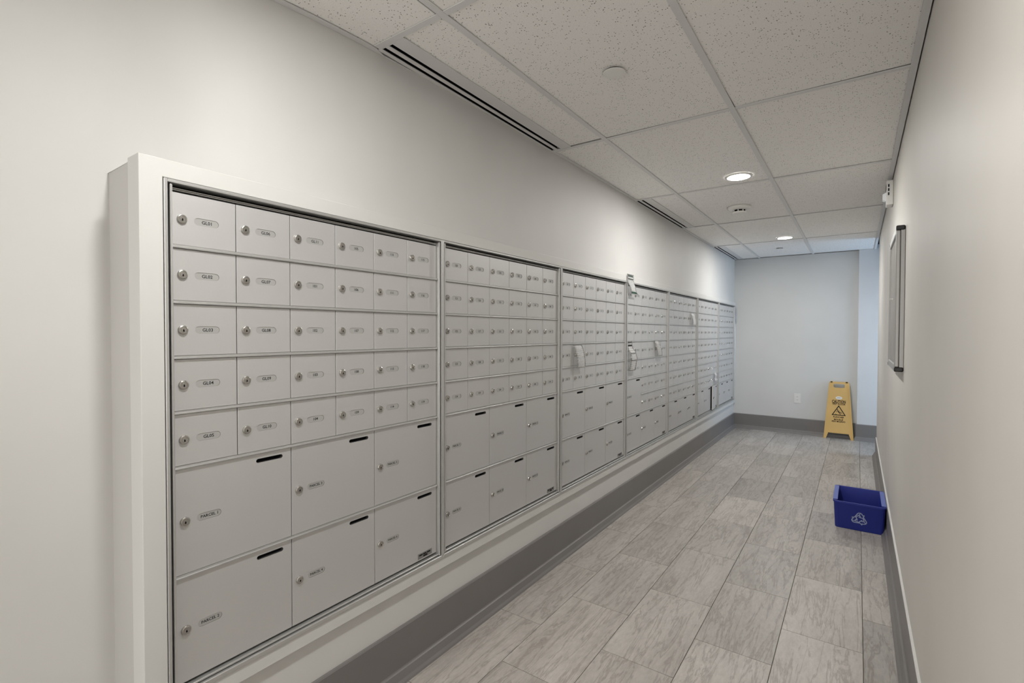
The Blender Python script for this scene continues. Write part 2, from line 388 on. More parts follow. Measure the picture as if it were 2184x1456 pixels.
# right wall with rounded end, side passage walls, end wall, back wall
YO = 6.455
bm = bmesh.new(); R_ = .022
pts = [(XR, YB), (XR, YO-R_)] + [(XR+R_-R_*math.cos(math.radians(a)), YO-R_+R_*math.sin(math.radians(a))) for a in (15, 30, 45, 60, 75, 90)] + [(1.66, YO)]
wall_strip(bm, pts, 0, 2.36)
wr = struct('wall_right', bm, RWALL, 'beige-grey right wall beside the camera, rounded end', True)
bm = bmesh.new(); wall_strip(bm, [(XW-.1, YE), (.004, YE)], 0, 2.36)
struct('wall_end', bm, EWALL, 'pale grey wall closing the corridor behind the yellow sign')
bm = bmesh.new(); box(bm, (.004, YE-.045, 0), (1.66, YE+.1, 2.36), 0, .002)
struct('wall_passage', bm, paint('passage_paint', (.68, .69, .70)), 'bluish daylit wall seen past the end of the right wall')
bm = bmesh.new(); wall_strip(bm, [(XB, YB), (XR+.05, YB)], 0, 2.36); struct('wall_back', bm, WALL, 'wall behind the camera')
bm = bmesh.new(); box(bm, (1.62, YO, 0), (1.66, YO+.03, 2.36)); box(bm, (1.62, YE-.075, 0), (1.66, YE-.045, 2.36)); box(bm, (1.62, YO, 2.2), (1.66, YE-.045, 2.36)); box(bm, (1.62, YO, 0), (1.66, YE-.045, .1))
struct('window_1', bm, ALU, 'glazed end of the side passage, out of view')
bm = bmesh.new()
for x_ in (-2.9, -2.2, -1.5, -.8, -.1): box(bm, (x_-.025, YB+.01, .1), (x_+.025, YB+.06, 2.2))
for z_ in (.1, 2.15): box(bm, (-2.9, YB+.01, z_), (-.1, YB+.06, z_+.05))
struct('window_added', bm, ALU, 'unseen window frame added to go with the fill light behind the camera')  # unseen frame, added only to go with the fill light

# baseboards: cove profile (distance from wall, height)
PROF = [(0, .199), (.007, .198), (.010, .193), (.010, .048), (.0125, .044), (.017, .041), (.021, .030), (.026, .016), (.033, .007), (.036, 0), (0, 0)]
def baseboard(name, path, side, label):
    """path in plan; side=+1 when the room lies to the left of the direction of travel"""
    bm = bmesh.new(); rows = []
    for i, p in enumerate(path):
        a = Vector(path[max(i-1, 0)]); b_ = Vector(path[min(i+1, len(path)-1)])
        d1 = (Vector(p)-a); d2 = (b_-Vector(p))
        d1 = d1.normalized() if d1.length > 0 else d2.normalized(); d2 = d2.normalized() if d2.length > 0 else d1
        n1 = Vector((-d1.y, d1.x))*side; n2 = Vector((-d2.y, d2.x))*side
        nm = (n1+n2); nm = nm/(nm.dot(n1)) if nm.length > 1e-6 else n1
        rows.append([bm.verts.new((p[0]+nm.x*o, p[1]+nm.y*o, z)) for o, z in PROF])
    for a, b_ in zip(rows, rows[1:]):
        for j in range(len(PROF)-1): bm.faces.new((a[j], a[j+1], b_[j+1], b_[j]))
    bm.faces.new(rows[0]); bm.faces.new(rows[-1])
    return struct(name, bm, BASE, label)
baseboard('baseboard_left', [(XW+.0045, YE-.001), (XW+.0045, .47)], 1, 'dark grey cove base under the mailbox wall')
baseboard('baseboard_end', [(.0035, YE-.0005), (XW+.006, YE-.0005)], 1, 'dark grey cove base along the end wall')
baseboard('baseboard_right', [(XR-.0005, YB+.01), (XR-.0005, YO-.02), (XR+.006, YO-.006), (XR+.02, YO+.0005), (1.6, YO+.0005)], 1, 'dark grey cove base along the right wall')
baseboard('baseboard_passage', [(1.6, YE-.0455), (.0035, YE-.0455), (.0035, YE-.012)], 1, 'dark grey cove base on the daylit wall piece')
# pale caulk line on top of the right baseboard
bm = bmesh.new(); box(bm, (XR-.0085, YB+.01, .1985), (XR+.001, YO-.02, .2020), 0, .001); struct('trim_1', bm, TRIM, 'thin pale caulk bead on the right baseboard')

# ------------------------------------------------------------------ picture-frame trim around the mailboxes
YT1 = YE-.002
bm = bmesh.new()
holed(bm, [(TY0, TBOT), (YT1, TBOT), (YT1, TTOP), (TY0, TTOP)], [[(.4925, .3795), (7.243, .3795), (7.243, 1.6685), (.4925, 1.6685)]], -1.437, -1.370, 'x', [-1.437], 0, 0, back=False)
fe = [e for e in bm.edges if all(abs(v.co.x+1.370) < 1e-5 for v in e.verts) and len(e.link_faces) == 2 and abs(e.calc_face_angle(0)) > 1]
bmesh.ops.bevel(bm, geom=fe, offset=.0015, segments=2, affect='EDGES', profile=.5)
struct('trim_2', bm, TRIM, 'white painted picture-frame boards around the mailboxes')

# ------------------------------------------------------------------ mailboxes
YS = [.4935, 1.465, 2.4346, 3.4045, 4.378, 5.345, 6.310, 7.241]
ZT, ZB, ROW = 1.646, .404, .138
DX = XD-XF   # negative
door_cache = {}; plate_cache = {}
def door_mesh(w_, h_, kind):
    k = (round(w_, 4), round(h_, 4), kind)
    if k in door_cache: return door_cache[k]
    bm = bmesh.new(); c = .0008
    outer = [(c, c), (w_-c, c), (w_-c, h_-c), (c, h_-c)]
    holes = [pill(.0805, h_/2, .059, .0185)]; deps = [-.0016]
    if kind == 'p':
        holes.append(pill(w_-.065, h_-.0195, .078, .0115)); deps.append(-.012)
    holed(bm, outer, holes, -.0008, 0, 'x', deps, 0, 1, back=False)
    o2 = [(0, 0), (w_, 0), (w_, h_), (0, h_)]
    # chamfer ring + sides
    bm.verts.ensure_lookup_table()
    a = [bm.verts.new((-.0008, *p)) for p in o2]; b_ = [bm.verts.new((-.012, *p)) for p in o2]; a0 = [bm.verts.new((0, *p)) for p in outer]
    for i in range(4):
        j = (i+1) % 4
        bm.faces.new((a0[i], a0[j], a[j], a[i])); bm.faces.new((a[i], a[j], b_[j], b_[i]))
    bmesh.ops.remove_doubles(bm, verts=bm.verts, dist=.00002)
    me = mesh('door', bm, [DOOR, EDGE], fix=False)
    bm = bmesh.new(); bm.from_mesh(me); bmesh.ops.recalc_face_normals(bm, faces=bm.faces)
    big = max(bm.faces, key=lambda f: f.calc_area())
    if big.normal.x < 0: bmesh.ops.reverse_faces(bm, faces=bm.faces)
    bm.to_mesh(me); bm.free()
    door_cache[k] = me; return me
def plate_mesh(lbl):
    if lbl in plate_cache: return plate_cache[lbl]
    bm = bmesh.new(); prism(bm, pill(0, 0, .0588, .0183), -.0026, -.0012, 'x', 0)
    sx = min(1.0, .046/max(text_width(lbl), 1e-6))
    add_text(bm, lbl, lambda x, y: (-.0010, x+.001, y), 1, sx)
    for f in bm.faces:
        if f.material_index == 1: f.normal_update(); (f.normal.x < 0) and f.normal_flip()
    me = mesh('number_plate', bm, [PLATE, INK], fix=False); plate_cache[lbl] = me; return me
bm = bmesh.new()
lathe(bm, [(.0116, 0), (.0116, .0035), (.0108, .0052), (.0092, .0060), (.0080, .0060), (.0076, .0052), (.0060, .0052), (.0058, .0058)], 20, 'x')
prism(bm, [(0, -.0052), (.0022, -.0030), (.0012, -.0006), (.0012, .0012), (-.0012, .0012), (-.0012, -.0006), (-.0022, -.0030)], .0056, .0061, 'x', 1)
LOCK = mesh('lock', bm, [CHROME, BLACK])
bm = bmesh.new(); prism(bm, pill(0, 0, .079, .0125), -.0125, -.0115, 'x'); SLOT = mesh('mail_slot', bm, BLACK)
bm = bmesh.new(); box(bm, (0, 0, 0), (.0012, .075, .021), 0, .0004)
for k in range(3): box(bm, (.0011, .006+.021*k, .011), (.0014, .024+.021*k, .0165), 1)
box(bm, (.0011, .028, .003), (.0014, .05, .0095), 1); RATEM = mesh('rating_plate', bm, [RATE, INK])
bay_labels = [
 'silver mailbox unit nearest the camera, doors GL01 to 119',
 'second silver mailbox unit from the camera, six parcel doors below',
 'third silver mailbox unit, one folded flyer on its fourth row',
 'fourth silver mailbox unit with two flyers and a tall parcel door at left',
 'fifth silver mailbox unit with seven rows of small doors, flyer in top right',
 'sixth silver mailbox unit with one parcel door ajar',
 'last silver mailbox unit against the end wall']
for bi, bay in enumerate(BAYS):
    y0, y1 = YS[bi], YS[bi+1]; W = y1-y0
    cab = thing('mailbox_cabinet', bay_labels[bi], 'mailbox', (XD, y0, .381), 'mailbox units along the left wall')
    z = lambda a: a-.381
    F = XF-XD
    bm = bmesh.new()
    G = .008
    for a, b_ in (((-.02, 0, z(.381)), (F, G, z(1.6665))), ((-.02, W-G, z(.381)), (F, W, z(1.6665))), ((-.02, G, z(1.6585)), (F, W-G, z(1.6665))), ((-.02, G, z(.381)), (F, W-G, z(.394)))):
        box(bm, a, b_, 0, .0012)
    link('frame', mesh('frame', bm, ALU), cab)
    bm = bmesh.new(); c0, c1 = .0132, .0195
    box(bm, (-.03, c0, z(.397)), (F-.003, c1, z(1.656)), 0, .0022, 2)
    box(bm, (-.03, W-c1, z(.397)), (F-.003, W-c0, z(1.656)), 0, .0022, 2)
    box(bm, (-.03, c1, z(.397)), (F-.008, W-c1, z(.4025)), 0, .001)
    link('inner_frame', mesh('inner_frame', bm, ALU), cab)
    bm = bmesh.new()
    box(bm, (-.03, c1, z(1.6455)), (.001, W-c1, z(1.6478)), 0, .0005); box(bm, (-.03, c1, z(1.6488)), (.0025, W-c1, z(1.6512)), 0, .0005)
    link('header_rail', mesh('header_rail', bm, ALU), cab)
    bm = bmesh.new()
    box(bm, (-.20, .0005, z(.3825)), (-.19, W-.0005, z(1.666))); box(bm, (-.19, .0005, z(1.6605)), (-.0205, W-.0005, z(1.666)))
    box(bm, (-.19, .0005, z(.3825)), (-.0205, W-.0005, z(.39))); box(bm, (-.19, .0005, z(.39)), (-.0205, .004, z(1.6605))); box(bm, (-.19, W-.004, z(.39)), (-.0205, W-.0005, z(1.6605)))
    link('cabinet_body', mesh('cabinet_body', bm, DARKM), cab)
    D0 = .020; pitch_y = (W-2*D0)/6
    # rails between rows
    cells = {}
    for (c, r, cw, rh, lb) in bay:
        for i in range(cw):
            for j in range(rh): cells[(c+i, r+j)] = (c, r)
    for r in range(1, 9):
        c = 0
        while c < 6:
            if cells[(c, r)] != cells[(c, r-1)]:
                e = c
                while e < 6 and cells[(e, r)] != cells[(e, r-1)]: e += 1
                zz = z(ZT-ROW*r); bm = bmesh.new()
                prism(bm, [(-.012, zz-.0042), (.0035, zz-.0042), (.0062, zz-.0028), (.0062, zz-.0006), (.003, zz+.0010), (.003, zz+.0042), (-.012, zz+.0042)], D0+pitch_y*c+.0004, D0+pitch_y*e-.0004, 'y')
                link('divider_rail', mesh('divider_rail', bm, ALU), cab)
                c = e
            else: c += 1
    for (c, r, cw, rh, lb) in bay:
        kind = 'p' if lb.startswith('P') else 's'
        w_ = pitch_y*cw-.0022; h_ = ROW*rh-.0098
        yy = D0+pitch_y*c+.0011; zz = z(ZT-ROW*(r+rh))+.0049
        d = link('parcel_door' if kind == 'p' else 'mailbox_door', door_mesh(w_, h_, kind), cab); d.location = (0, yy, zz)
        if bi == 5 and kind == 'p' and c == 4:
            d.location = (0, yy+w_, zz)
            d.rotation_euler = (0, 0, math.radians(4.6))
            off = -w_
            me = d.data.copy(); me.transform(Matrix.Translation((0, off, 0))); d.data = me
        else: off = 0
        lk = link('lock', LOCK, d); lk.location = (.0001, .023+off, h_/2)
        lk.rotation_euler = (random.choice((0, 0, 0, .1, -.12)), 0, 0)
        pl = link('number_plate', plate_mesh(lb), d); pl.location = (0, .0805+off, h_/2)
        if kind == 'p':
            sl = link('mail_slot', SLOT, d); sl.location = (0, w_-.065+off, h_-.0195)
            if c == 4 and r == 7 and bi < 7:
                rp = link('rating_plate', RATEM, d); rp.location = (.0002, w_-.027-.075+off, .006)

# ------------------------------------------------------------------ ceiling: tiles laid in a grid of tees
ce = struct('ceiling', B((XB, YB, 2.345), (1.7, YE+.1, 2.40)), DARKM, 'suspended ceiling of white speckled lay-in tiles')
GX = [-3.519, -2.909, -2.299, -1.689, -1.079, -.469, .141]; GY = [1.155+1.22*k for k in range(-4, 6)]
TW = .012
def ceiling_tile(x0, y0, x1, y1, dz=0):
    bm = bmesh.new(); cx, cy = (x0+x1)/2, (y0+y1)/2
    box(bm, (x0-cx, y0-cy, 0), (x1-cx, y1-cy, .016), 0, .0012)
    o = link('ceiling_tile', mesh('ceiling_tile', bm, CTILE), ce); o.location = (cx, cy, CZ+.0045+dz); return o
def tee(x0, y0, x1, y1, zoff=0):
    bm = bmesh.new(); box(bm, (x0, y0, CZ+zoff), (x1, y1, CZ+.0035), 0, .0006)
    cx, cy = (x0+x1)/2, (y0+y1)/2
    if x1-x0 > y1-y0: box(bm, (x0, cy-.001, CZ+.0035), (x1, cy+.001, CZ+.04))
    else: box(bm, (cx-.001, y0, CZ+.0035), (cx+.001, y1, CZ+.04))
    return link('ceiling_tee', mesh('ceiling_tee', bm, GRIDM), ce)
XL = GX[-4:]          # the corridor's own grid lines
YL = -.6              # the lobby begins here
for x in GX[:3]: tee(x-TW, YB, x+TW, YL-.03)
for x in XL[:3]: tee(x-TW, YB, x+TW, YE-.02)
ys = [YB] + GY
def jitter(): return random.choice((0, 0, .0012, .002))
for j in range(len(ys)-1):
    ya, yb = ys[j], ys[j+1]
    if j < len(ys)-2:
        for a, b_ in ((XL[0]+TW, XL[1]-TW), (XL[1]+TW, XL[2]-TW), (XL[2]+TW, XR-.022)):
            if b_ == XL[1]-TW and yb > YL: a = -1.391 if yb > .9 else -1.60
            tee(a, yb-TW, b_, yb+TW, .0006)
        if yb < YL:
            for a, b_ in zip(GX[:-4], GX[1:-3]): tee(a+TW, yb-TW, b_-TW, yb+TW, .0006)
    for a, b_ in ((XL[1], XL[2]), (XL[2], XR-.012)):
        o = ceiling_tile(a+.006, ya+.006, b_-.006 if b_ != XR-.012 else b_, yb-.006, jitter())
        if abs(yb-2.375) < .01:
            o.location.y -= .006; o.rotation_euler.z = -.012 if a == XL[2] else .008
    if ya >= 1.1:
        ceiling_tile(-1.284 if (j-5) % 2 == 0 else XW+.004, ya+.006, XL[1]-.006, yb-(.0185 if abs(yb-2.375) < .01 else .006), jitter())
    else:
        ceiling_tile(XL[0]+.006, ya+.006, XL[1]-(.020 if ya > -.1 else .006), yb-.006, jitter())
        if ya < -1.2:
            for a, b_ in zip(GX[:-4], GX[1:-3]): ceiling_tile(a+.006, ya+.006, b_-.006, yb-.006)
# wall angles
def angle_strip(name, pts, wid, side, label):
    bm = bmesh.new(); rows = []
    for i, p in enumerate(pts):
        a = Vector(pts[max(i-1, 0)]); b_ = Vector(pts[min(i+1, len(pts)-1)]); d = (b_-a).normalized(); n_ = Vector((-d.y, d.x))*side
        wd = wid(p) if callable(wid) else wid
        rows.append([bm.verts.new((p[0]+n_.x*o, p[1]+n_.y*o, zz)) for o, zz in ((.0008, CZ+.025), (.0008, CZ-.0005), (wd, CZ-.0005), (wd, CZ+.002), (.002, CZ+.002), (.002, CZ+.025))])
    for a, b_ in zip(rows, rows[1:]):
        for j in range(6): bm.faces.new((a[j], a[(j+1) % 6], b_[(j+1) % 6], b_[j]))
    bm.faces.new(rows[0]); bm.faces.new(rows[-1])
    return struct(name, bm, GRIDM, label)
in_diff = lambda p: any(a+.005 < p[1] < a+1.215 for a in (1.155, 3.595, 6.035))
cut = [(XW, YE-.001), (XW, 6.041), (XW, 6.039), (XW, 4.809), (XW, 4.811), (XW, 3.601), (XW, 3.599)]
cut = sorted(set([(XW, y) for y in (YE-.001, 7.249, 7.251, 6.041, 6.039, 4.809, 4.811, 3.601, 3.599)] + [p for p in cv if p[1] < 2.65 and p[0] > -1.7]), key=lambda p: -p[1])
angle_strip('trim_6', cut, lambda p: .006 if in_diff(p) else .023, 1, 'white metal ceiling angle on the left wall')
angle_strip('trim_7', [(XR-.0035, YB+.01), (XR-.0035, YE-.045)], .023, 1, 'white metal ceiling angle along the right wall')
angle_strip('trim_8', [(XR, YE-.0005), (XW, YE-.0005)], .023, 1, 'white metal ceiling angle on the end wall')

# slot diffusers
slot_lb = ['long white slot diffuser nearest the camera', 'white slot diffuser above the fourth and fifth mailbox units', 'white slot diffuser in the far left ceiling corner']
for k, y0 in enumerate((1.155, 3.595, 6.035)):
    ya, yb = y0+.013, min(y0+1.207, YE-.03); L = yb-ya
    t = thing('slot_diffuser', slot_lb[k], 'air vent', (-1.3255, ya, CZ+.001), 'slot diffusers along the left wall')
    # faces left of, between and right of the two slots: x relative to the centre
    for n_, a, b_ in (('face_strip', -.0755, -.0590), ('face_strip', -.0415, -.0235), ('face_strip', -.0055, .0555)):
        bm = bmesh.new(); box(bm, (a, 0, 0), (b_, L, .004), 0, .0008); link(n_, mesh(n_, bm, GRIDM), t)
    bm = bmesh.new()
    for a, b_ in ((-.0012, .006), (L-.006, L)): box(bm, (-.0755, a, .0004), (.0555, b_, .004))
    link('end_cap', mesh('end_cap', bm, GRIDM), t)
    bm = bmesh.new(); box(bm, (-.0755, .0005, .036), (.0555, L-.0005, .04))
    for a in (-.0600, -.0325, -.0045): box(bm, (a-.0004, .0005, .0045), (a+.0004, L-.0005, .036))
    link('plenum', mesh('plenum', bm, BLACK), t)

# recessed lights
LAMPS = ((-.634, 3.42), (-.634, 5.875), (-.634, .50), (-.634, -2.04), (-2.2, -2.9))  # last two are added, unseen lights that fill the corridor from behind
for k, (x, y) in enumerate(LAMPS):
    t = thing('downlight', ['bright round ceiling light above the middle of the corridor', 'bright round ceiling light near the end wall', 'round ceiling light just above the camera view', 'round fill light added behind the camera, unseen', 'farther fill light added behind the camera by the left wall, unseen'][k], 'ceiling light', (x, y, CZ), 'round ceiling lights in the corridor')
    bm = bmesh.new(); lathe(bm, [(.064, .003), (.064, -.003), (.070, -.004), (.080, -.0015), (.082, .004)], 36, 'z', cap=False); link('trim_ring', mesh('trim_ring', bm, WPL, True), t)
    bm = bmesh.new(); lathe(bm, [(.0635, .002), (.0635, -.0015), (.058, -.0032), (.03, -.004)], 36, 'z'); link('lens', mesh('lens', bm, LENS), t)
# concealed sprinkler covers
for k, (x, y) in enumerate(((-.774, 1.782), (-.764, 6.589))):
    t = thing('sprinkler_cover', ['flat white round sprinkler cover in the near ceiling tile', 'flat white round sprinkler cover close to the end wall'][k], 'sprinkler cover', (x, y, CZ+.0045), 'round sprinkler covers in the ceiling')
    bm = bmesh.new(); lathe(bm, [(.0385, -.006), (.0415, -.0065), (.0425, -.0075), (.0415, -.009), (.03, -.0096)], 36, 'z'); link('cover_plate', mesh('cover_plate', bm, WPL), t)
    bm = bmesh.new(); lathe(bm, [(.034, -.0002), (.034, -.0062)], 28, 'z'); link('cup', mesh('cup', bm, DARKM), t)
# smoke detector
t = thing('smoke_detector', 'white round smoke detector hanging between the two ceiling lights', 'smoke detector', (-.78, 4.25, CZ+.0045))
bm = bmesh.new(); lathe(bm, [(.084, 0), (.087, -.005), (.086, -.014), (.074, -.022), (.054, -.027)], 40, 'z'); link('base', mesh('base', bm, WPL), t)
bm = bmesh.new(); lathe(bm, [(.044, -.026), (.044, -.044)], 32, 'z'); link('sensing_chamber', mesh('sensing_chamber', bm, BLACK), t)
bm = bmesh.new(); lathe(bm, [(.05, -.041), (.052, -.046), (.047, -.052), (.03, -.055)], 36, 'z'); link('cap', mesh('cap', bm, WPL), t)
bm = bmesh.new()
for i in range(8):
    a = 2*math.pi*i/8; c, s = math.cos(a), math.sin(a)
    vs = box(bm, (.044, -.003, -.043), (.049, .003, -.026)); vv = list({v for f in vs for v in f.verts}); bmesh.ops.rotate(bm, verts=vv, cent=(0, 0, 0), matrix=Matrix.Rotation(a, 3, 'Z'))
link('rib', mesh('rib', bm, WPL), t)

# ------------------------------------------------------------------ things on the right wall
# fire alarm strobe
t = thing('alarm_strobe', 'white fire alarm strobe high on the right wall by the ceiling', 'fire alarm', (XR, 3.95, 2.113))
bm = B((-.036, 0, 0), (-.0002, .105, .155), .005, 3); link('housing', mesh('housing', bm, WPL, False), t)
bm = bmesh.new(); prism(bm, [(-.036, .03), (-.055, .04), (-.055, .075), (-.036, .085)], .03, .075, 'y'); 
link('strobe_lens', mesh('strobe_lens', bm, GLASS), t)
bm = bmesh.new()
for k in range(3): box(bm, (-.029, -.0006, .06+.026*k), (-.021, .0004, .078+.026*k))
link('side_vent', mesh('side_vent', bm, BLKPL), t)
bm = bmesh.new()
for k in range(5): box(bm, (-.0368, .02, .1+.008*k), (-.0358, .085, .104+.008*k))
link('sounder_grille', mesh('sounder_grille', bm, DARKM), t)
# enclosed notice board
y0, y1, z0, z1 = 2.90, 3.49, 1.117, 1.795; fr = .034
t = thing('notice_board', 'aluminium framed enclosed notice board on the right wall', 'notice board', (XR-.0005, y0, z0))
W, H = y1-y0, z1-z0
bm = bmesh.new()
for a, b_ in (((-.0165, .004, .004), (0, .012, H-.004)), ((-.0165, W-.012, .004), (0, W-.004, H-.004)), ((-.0165, .012, .004), (0, W-.012, .012)), ((-.0165, .012, H-.012), (0, W-.012, H-.004))): box(bm, a, b_, 0, .001)
link('case', mesh('case', bm, DULL), t)
bm = bmesh.new(); box(bm, (-.0265, .012, .012), (-.018, W-.012, H-.012)); link('panel', mesh('panel', bm, BOARDP), t)
for a, b_ in (((-.034, 0, .022), (-.0175, fr, H-.022)), ((-.034, W-fr, .022), (-.0175, W, H-.022)), ((-.034, .022, 0), (-.0175, W-.022, fr)), ((-.034, .022, H-fr), (-.0175, W-.022, H))):
    bm = bmesh.new(); box(bm, a, b_, 0, .004, 2); link('door_rail', mesh('door_rail', bm, DULL), t)
for yy in (-.0008, W-.0212):
    for zz in (-.0008, H-.0212):
        bm = B((-.0348, yy, zz), (-.0006, yy+.022, zz+.022), .005, 2); link('corner_cap', mesh('corner_cap', bm, BLKPL), t)
t2 = thing('push_pin', 'white push pin stuck in the grey notice board panel', 'push pin', (XR-.0265, 3.17, 1.469))
bm = bmesh.new(); lathe(bm, [(.0045, -.004), (.003, -.006), (.003, -.013), (.0055, -.015), (.0055, -.0165)], 16, 'x'); link('head', mesh('head', bm, WPL), t2)
bm = bmesh.new(); lathe(bm, [(.0008, .0005), (.0008, -.004)], 8, 'x'); link('needle', mesh('needle', bm, CHROME), t2)

# ------------------------------------------------------------------ end wall outlet
t = thing('wall_outlet', 'white duplex wall outlet low on the end wall', 'outlet', (-.626, YE, .455))
bm = B((-.038, -.006, -.061), (.038, -.0004, .061), .0022, 2); link('cover_plate', mesh('cover_plate', bm, WPL), t)
for s in (-1, 1):
    bm = bmesh.new(); prism(bm, rrect(-.0165, s*.0195-.0145, .0165, s*.0195+.0145, .006), -.0075, -.006, 'y', 0)
    for x in (-.006, .006): box(bm, (x-.0012, -.0078, s*.0195-.002), (x+.0012, -.0074, s*.0195+.006), 1)
    link('receptacle', mesh('receptacle', bm, [WPL, BLKPL]), t)

# ------------------------------------------------------------------ yellow wet-floor sign
t = thing('wet_floor_sign', 'yellow folding wet floor caution sign leaning by the end wall', 'floor sign', (-.178, 7.205, 0))
tilt = math.radians(4.0)
outer = [(-.154, 0), (-.128, 0), (-.104, .074), (.104, .074), (.128, 0), (.154, 0), (.152, .02), (.106, .66), (.102, .69), (.088, .70), (-.088, .70), (-.102, .69), (-.106, .66), (-.152, .02)]
hole = rrect(-.056, .628, .056, .674, .012)
bm = bmesh.new(); holed(bm, outer, [hole], .008, 0, 'y', [.008], 0, 0, back=False)
# raised side flanges and hinge bosses
for s in (-1, 1):
    prism(bm, [(s*.154, .002), (s*.144, .002), (s*.098, .66), (s*.106, .66)], -.006, .012, 'y')
    box(bm, (s*.078-.014, -.006, .684), (s*.078+.014, .016, .706), 0, .003)
box(bm, (-.098, .0, .071), (.098, .012, .077))
fp = link('front_panel', mesh('front_panel', bm, YEL), t); fp.rotation_euler = (-tilt, 0, 0)
bm = bmesh.new(); holed(bm, outer, [hole], .018, .026, 'y', [.018], 0, 0, back=False)
for s in (-1, 1): prism(bm, [(s*.154, .002), (s*.144, .002), (s*.098, .66), (s*.106, .66)], .012, .030, 'y')
bp_ = link('back_panel', mesh('back_panel', bm, YEL), t); bp_.rotation_euler = (-tilt*.7, 0, 0)
bm = bmesh.new()
for s in (-1, 1): box(bm, (s*.078-.010, -.0068, .690), (s*.078+.010, -.0055, .702))
h_ = link('hinge_pin', mesh('hinge_pin', bm, DARKM), t); h_.rotation_euler = (-tilt, 0, 0)
def on_sign(cx, cz): return lambda x, y: (cx+x, -.0012, cz+y)
for key, zz, ww in (('CAUTION', .458, .140), ('WET FLOOR', .428, .136), ('PLANCHER', .269, .110), ('MOUILLÉ', .241, .092), ('PISO MOJADO', .212, .138)):
    bm = bmesh.new(); add_text(bm, key, on_sign(0, zz), 0, ww/text_width(key))
    link('lettering', mesh('lettering', bm, INK), fp)
bm = bmesh.new()
def stroke(bm, p, q, w0, w1, h=-.0013, mi=0):
    d = Vector((q[0]-p[0], q[1]-p[1])); n_ = Vector((-d.y, d.x)).normalized()
    v = [bm.verts.new((a[0]+n_.x*s, h, a[1]+n_.y*s)) for a, s in ((p, w0/2), (p, -w0/2), (q, -w1/2), (q, w1/2))]; bm.faces.new(v)
def tri_ring(bm, c, r_out, th):
    o_ = [(c[0]+r_out*math.cos(math.radians(a))*1.02, c[1]+r_out*math.sin(math.radians(a))) for a in (90, 210, 330)]
    i_ = [(c[0]+(r_out-th)*math.cos(math.radians(a))*1.02, c[1]+(r_out-th)*math.sin(math.radians(a))) for a in (90, 210, 330)]
    a = [bm.verts.new((p[0], -.0013, p[1])) for p in o_]; b_ = [bm.verts.new((p[0], -.0013, p[1])) for p in i_]
    for k in range(3): bm.faces.new((a[k], a[(k+1) % 3], b_[(k+1) % 3], b_[k]))
TC = (0, .331); tri_ring(bm, TC, .083, .018)
def at(x, y): return (TC[0]+x, TC[1]+y)
vs = [bm.verts.new((TC[0]-.012+.0065*math.cos(2*math.pi*i/12), -.0013, TC[1]+.027+.0065*math.sin(2*math.pi*i/12))) for i in range(12)]; bm.faces.new(vs)
for p, q, a, b_ in (((-.010, .018), (.004, -.008), .009, .010), ((-.008, .014), (-.024, .004), .005, .004), ((-.024, .004), (-.020, -.006), .004, .003), ((-.002, .008), (.018, .016), .005, .004), ((.004, -.008), (.018, -.020), .008, .006), ((.018, -.020), (.012, -.034), .006, .004), ((.006, -.006), (.026, -.004), .008, .006), ((.026, -.004), (.036, -.018), .006, .004), ((-.036, -.024), (-.020, -.030), .004, .003), ((-.030, -.033), (-.008, -.036), .004, .003)):
    stroke(bm, at(*p), at(*q), a, b_)
link('warning_symbol', mesh('warning_symbol', bm, INK), fp)
bm = bmesh.new(); vs = [bm.verts.new((.0+.034*math.cos(2*math.pi*i/24), -.0014, .503+.019*math.sin(2*math.pi*i/24))) for i in range(24)]; bm.faces.new(vs)
for k in range(5): 
    f = [bm.verts.new((x, -.0016, zz)) for x, zz in ((-.018+.0075*k, .5), (-.0125+.0075*k, .5), (-.0125+.0075*k, .508), (-.018+.0075*k, .508))]; bm.faces.new(f).material_index = 1
st = link('sticker', mesh('sticker', bm, [STICK, RATE]), fp); st['label'] = 'white oval sticker'

# ------------------------------------------------------------------ blue recycling bin
t = thing('recycling_bin', 'blue plastic recycling bin on the floor against the right wall', 'bin', (.022, 3.938, 0))
BH = .188; bw0, bw1 = .131, .143; f0, f1 = 0, -.045; k0, k1 = .33, .365
def ring(hw, ya, yb, zz, r=.02, n=4): return [(x, y, zz) for x, y in rrect(-hw, ya, hw, yb, r, n)]
bm = bmesh.new(); secs = [ring(bw0, f0, k0, 0), ring(bw0+.001, f0-.002, k0+.002, .004), ring(bw1-.004, f1+.006, k1-.006, BH-.012), ring(bw1, f1, k1, BH-.010), ring(bw1, f1, k1, BH), ring(bw1-.011, f1+.011, k1-.011, BH), ring(bw1-.013, f1+.013, k1-.013, BH-.006), ring(bw0-.004, f0+.004, k0-.004, .006)]
rows = [[bm.verts.new(p) for p in s_] for s_ in secs]; n = len(rows[0])
for a, b_ in zip(rows, rows[1:]):
    for i in range(n): bm.faces.new((a[i], a[(i+1) % n], b_[(i+1) % n], b_[i]))
bm.faces.new(rows[0]); bm.faces.new(rows[-1])
link('tub', mesh('tub', bm, BLUE), t)
for s in (-1, 1):
    bm = bmesh.new(); box(bm, (min(s*(bw1+.001), s*(bw1-.026)), f1+.03, BH-.0005), (max(s*(bw1+.001), s*(bw1-.026)), k1-.03, BH+.004), 0, .002)
    o = link('rim_handle', mesh('rim_handle', bm, mat('lighter_blue', (.10, .14, .42), .5)), t)  # rim handles in a lighter blue than the tub
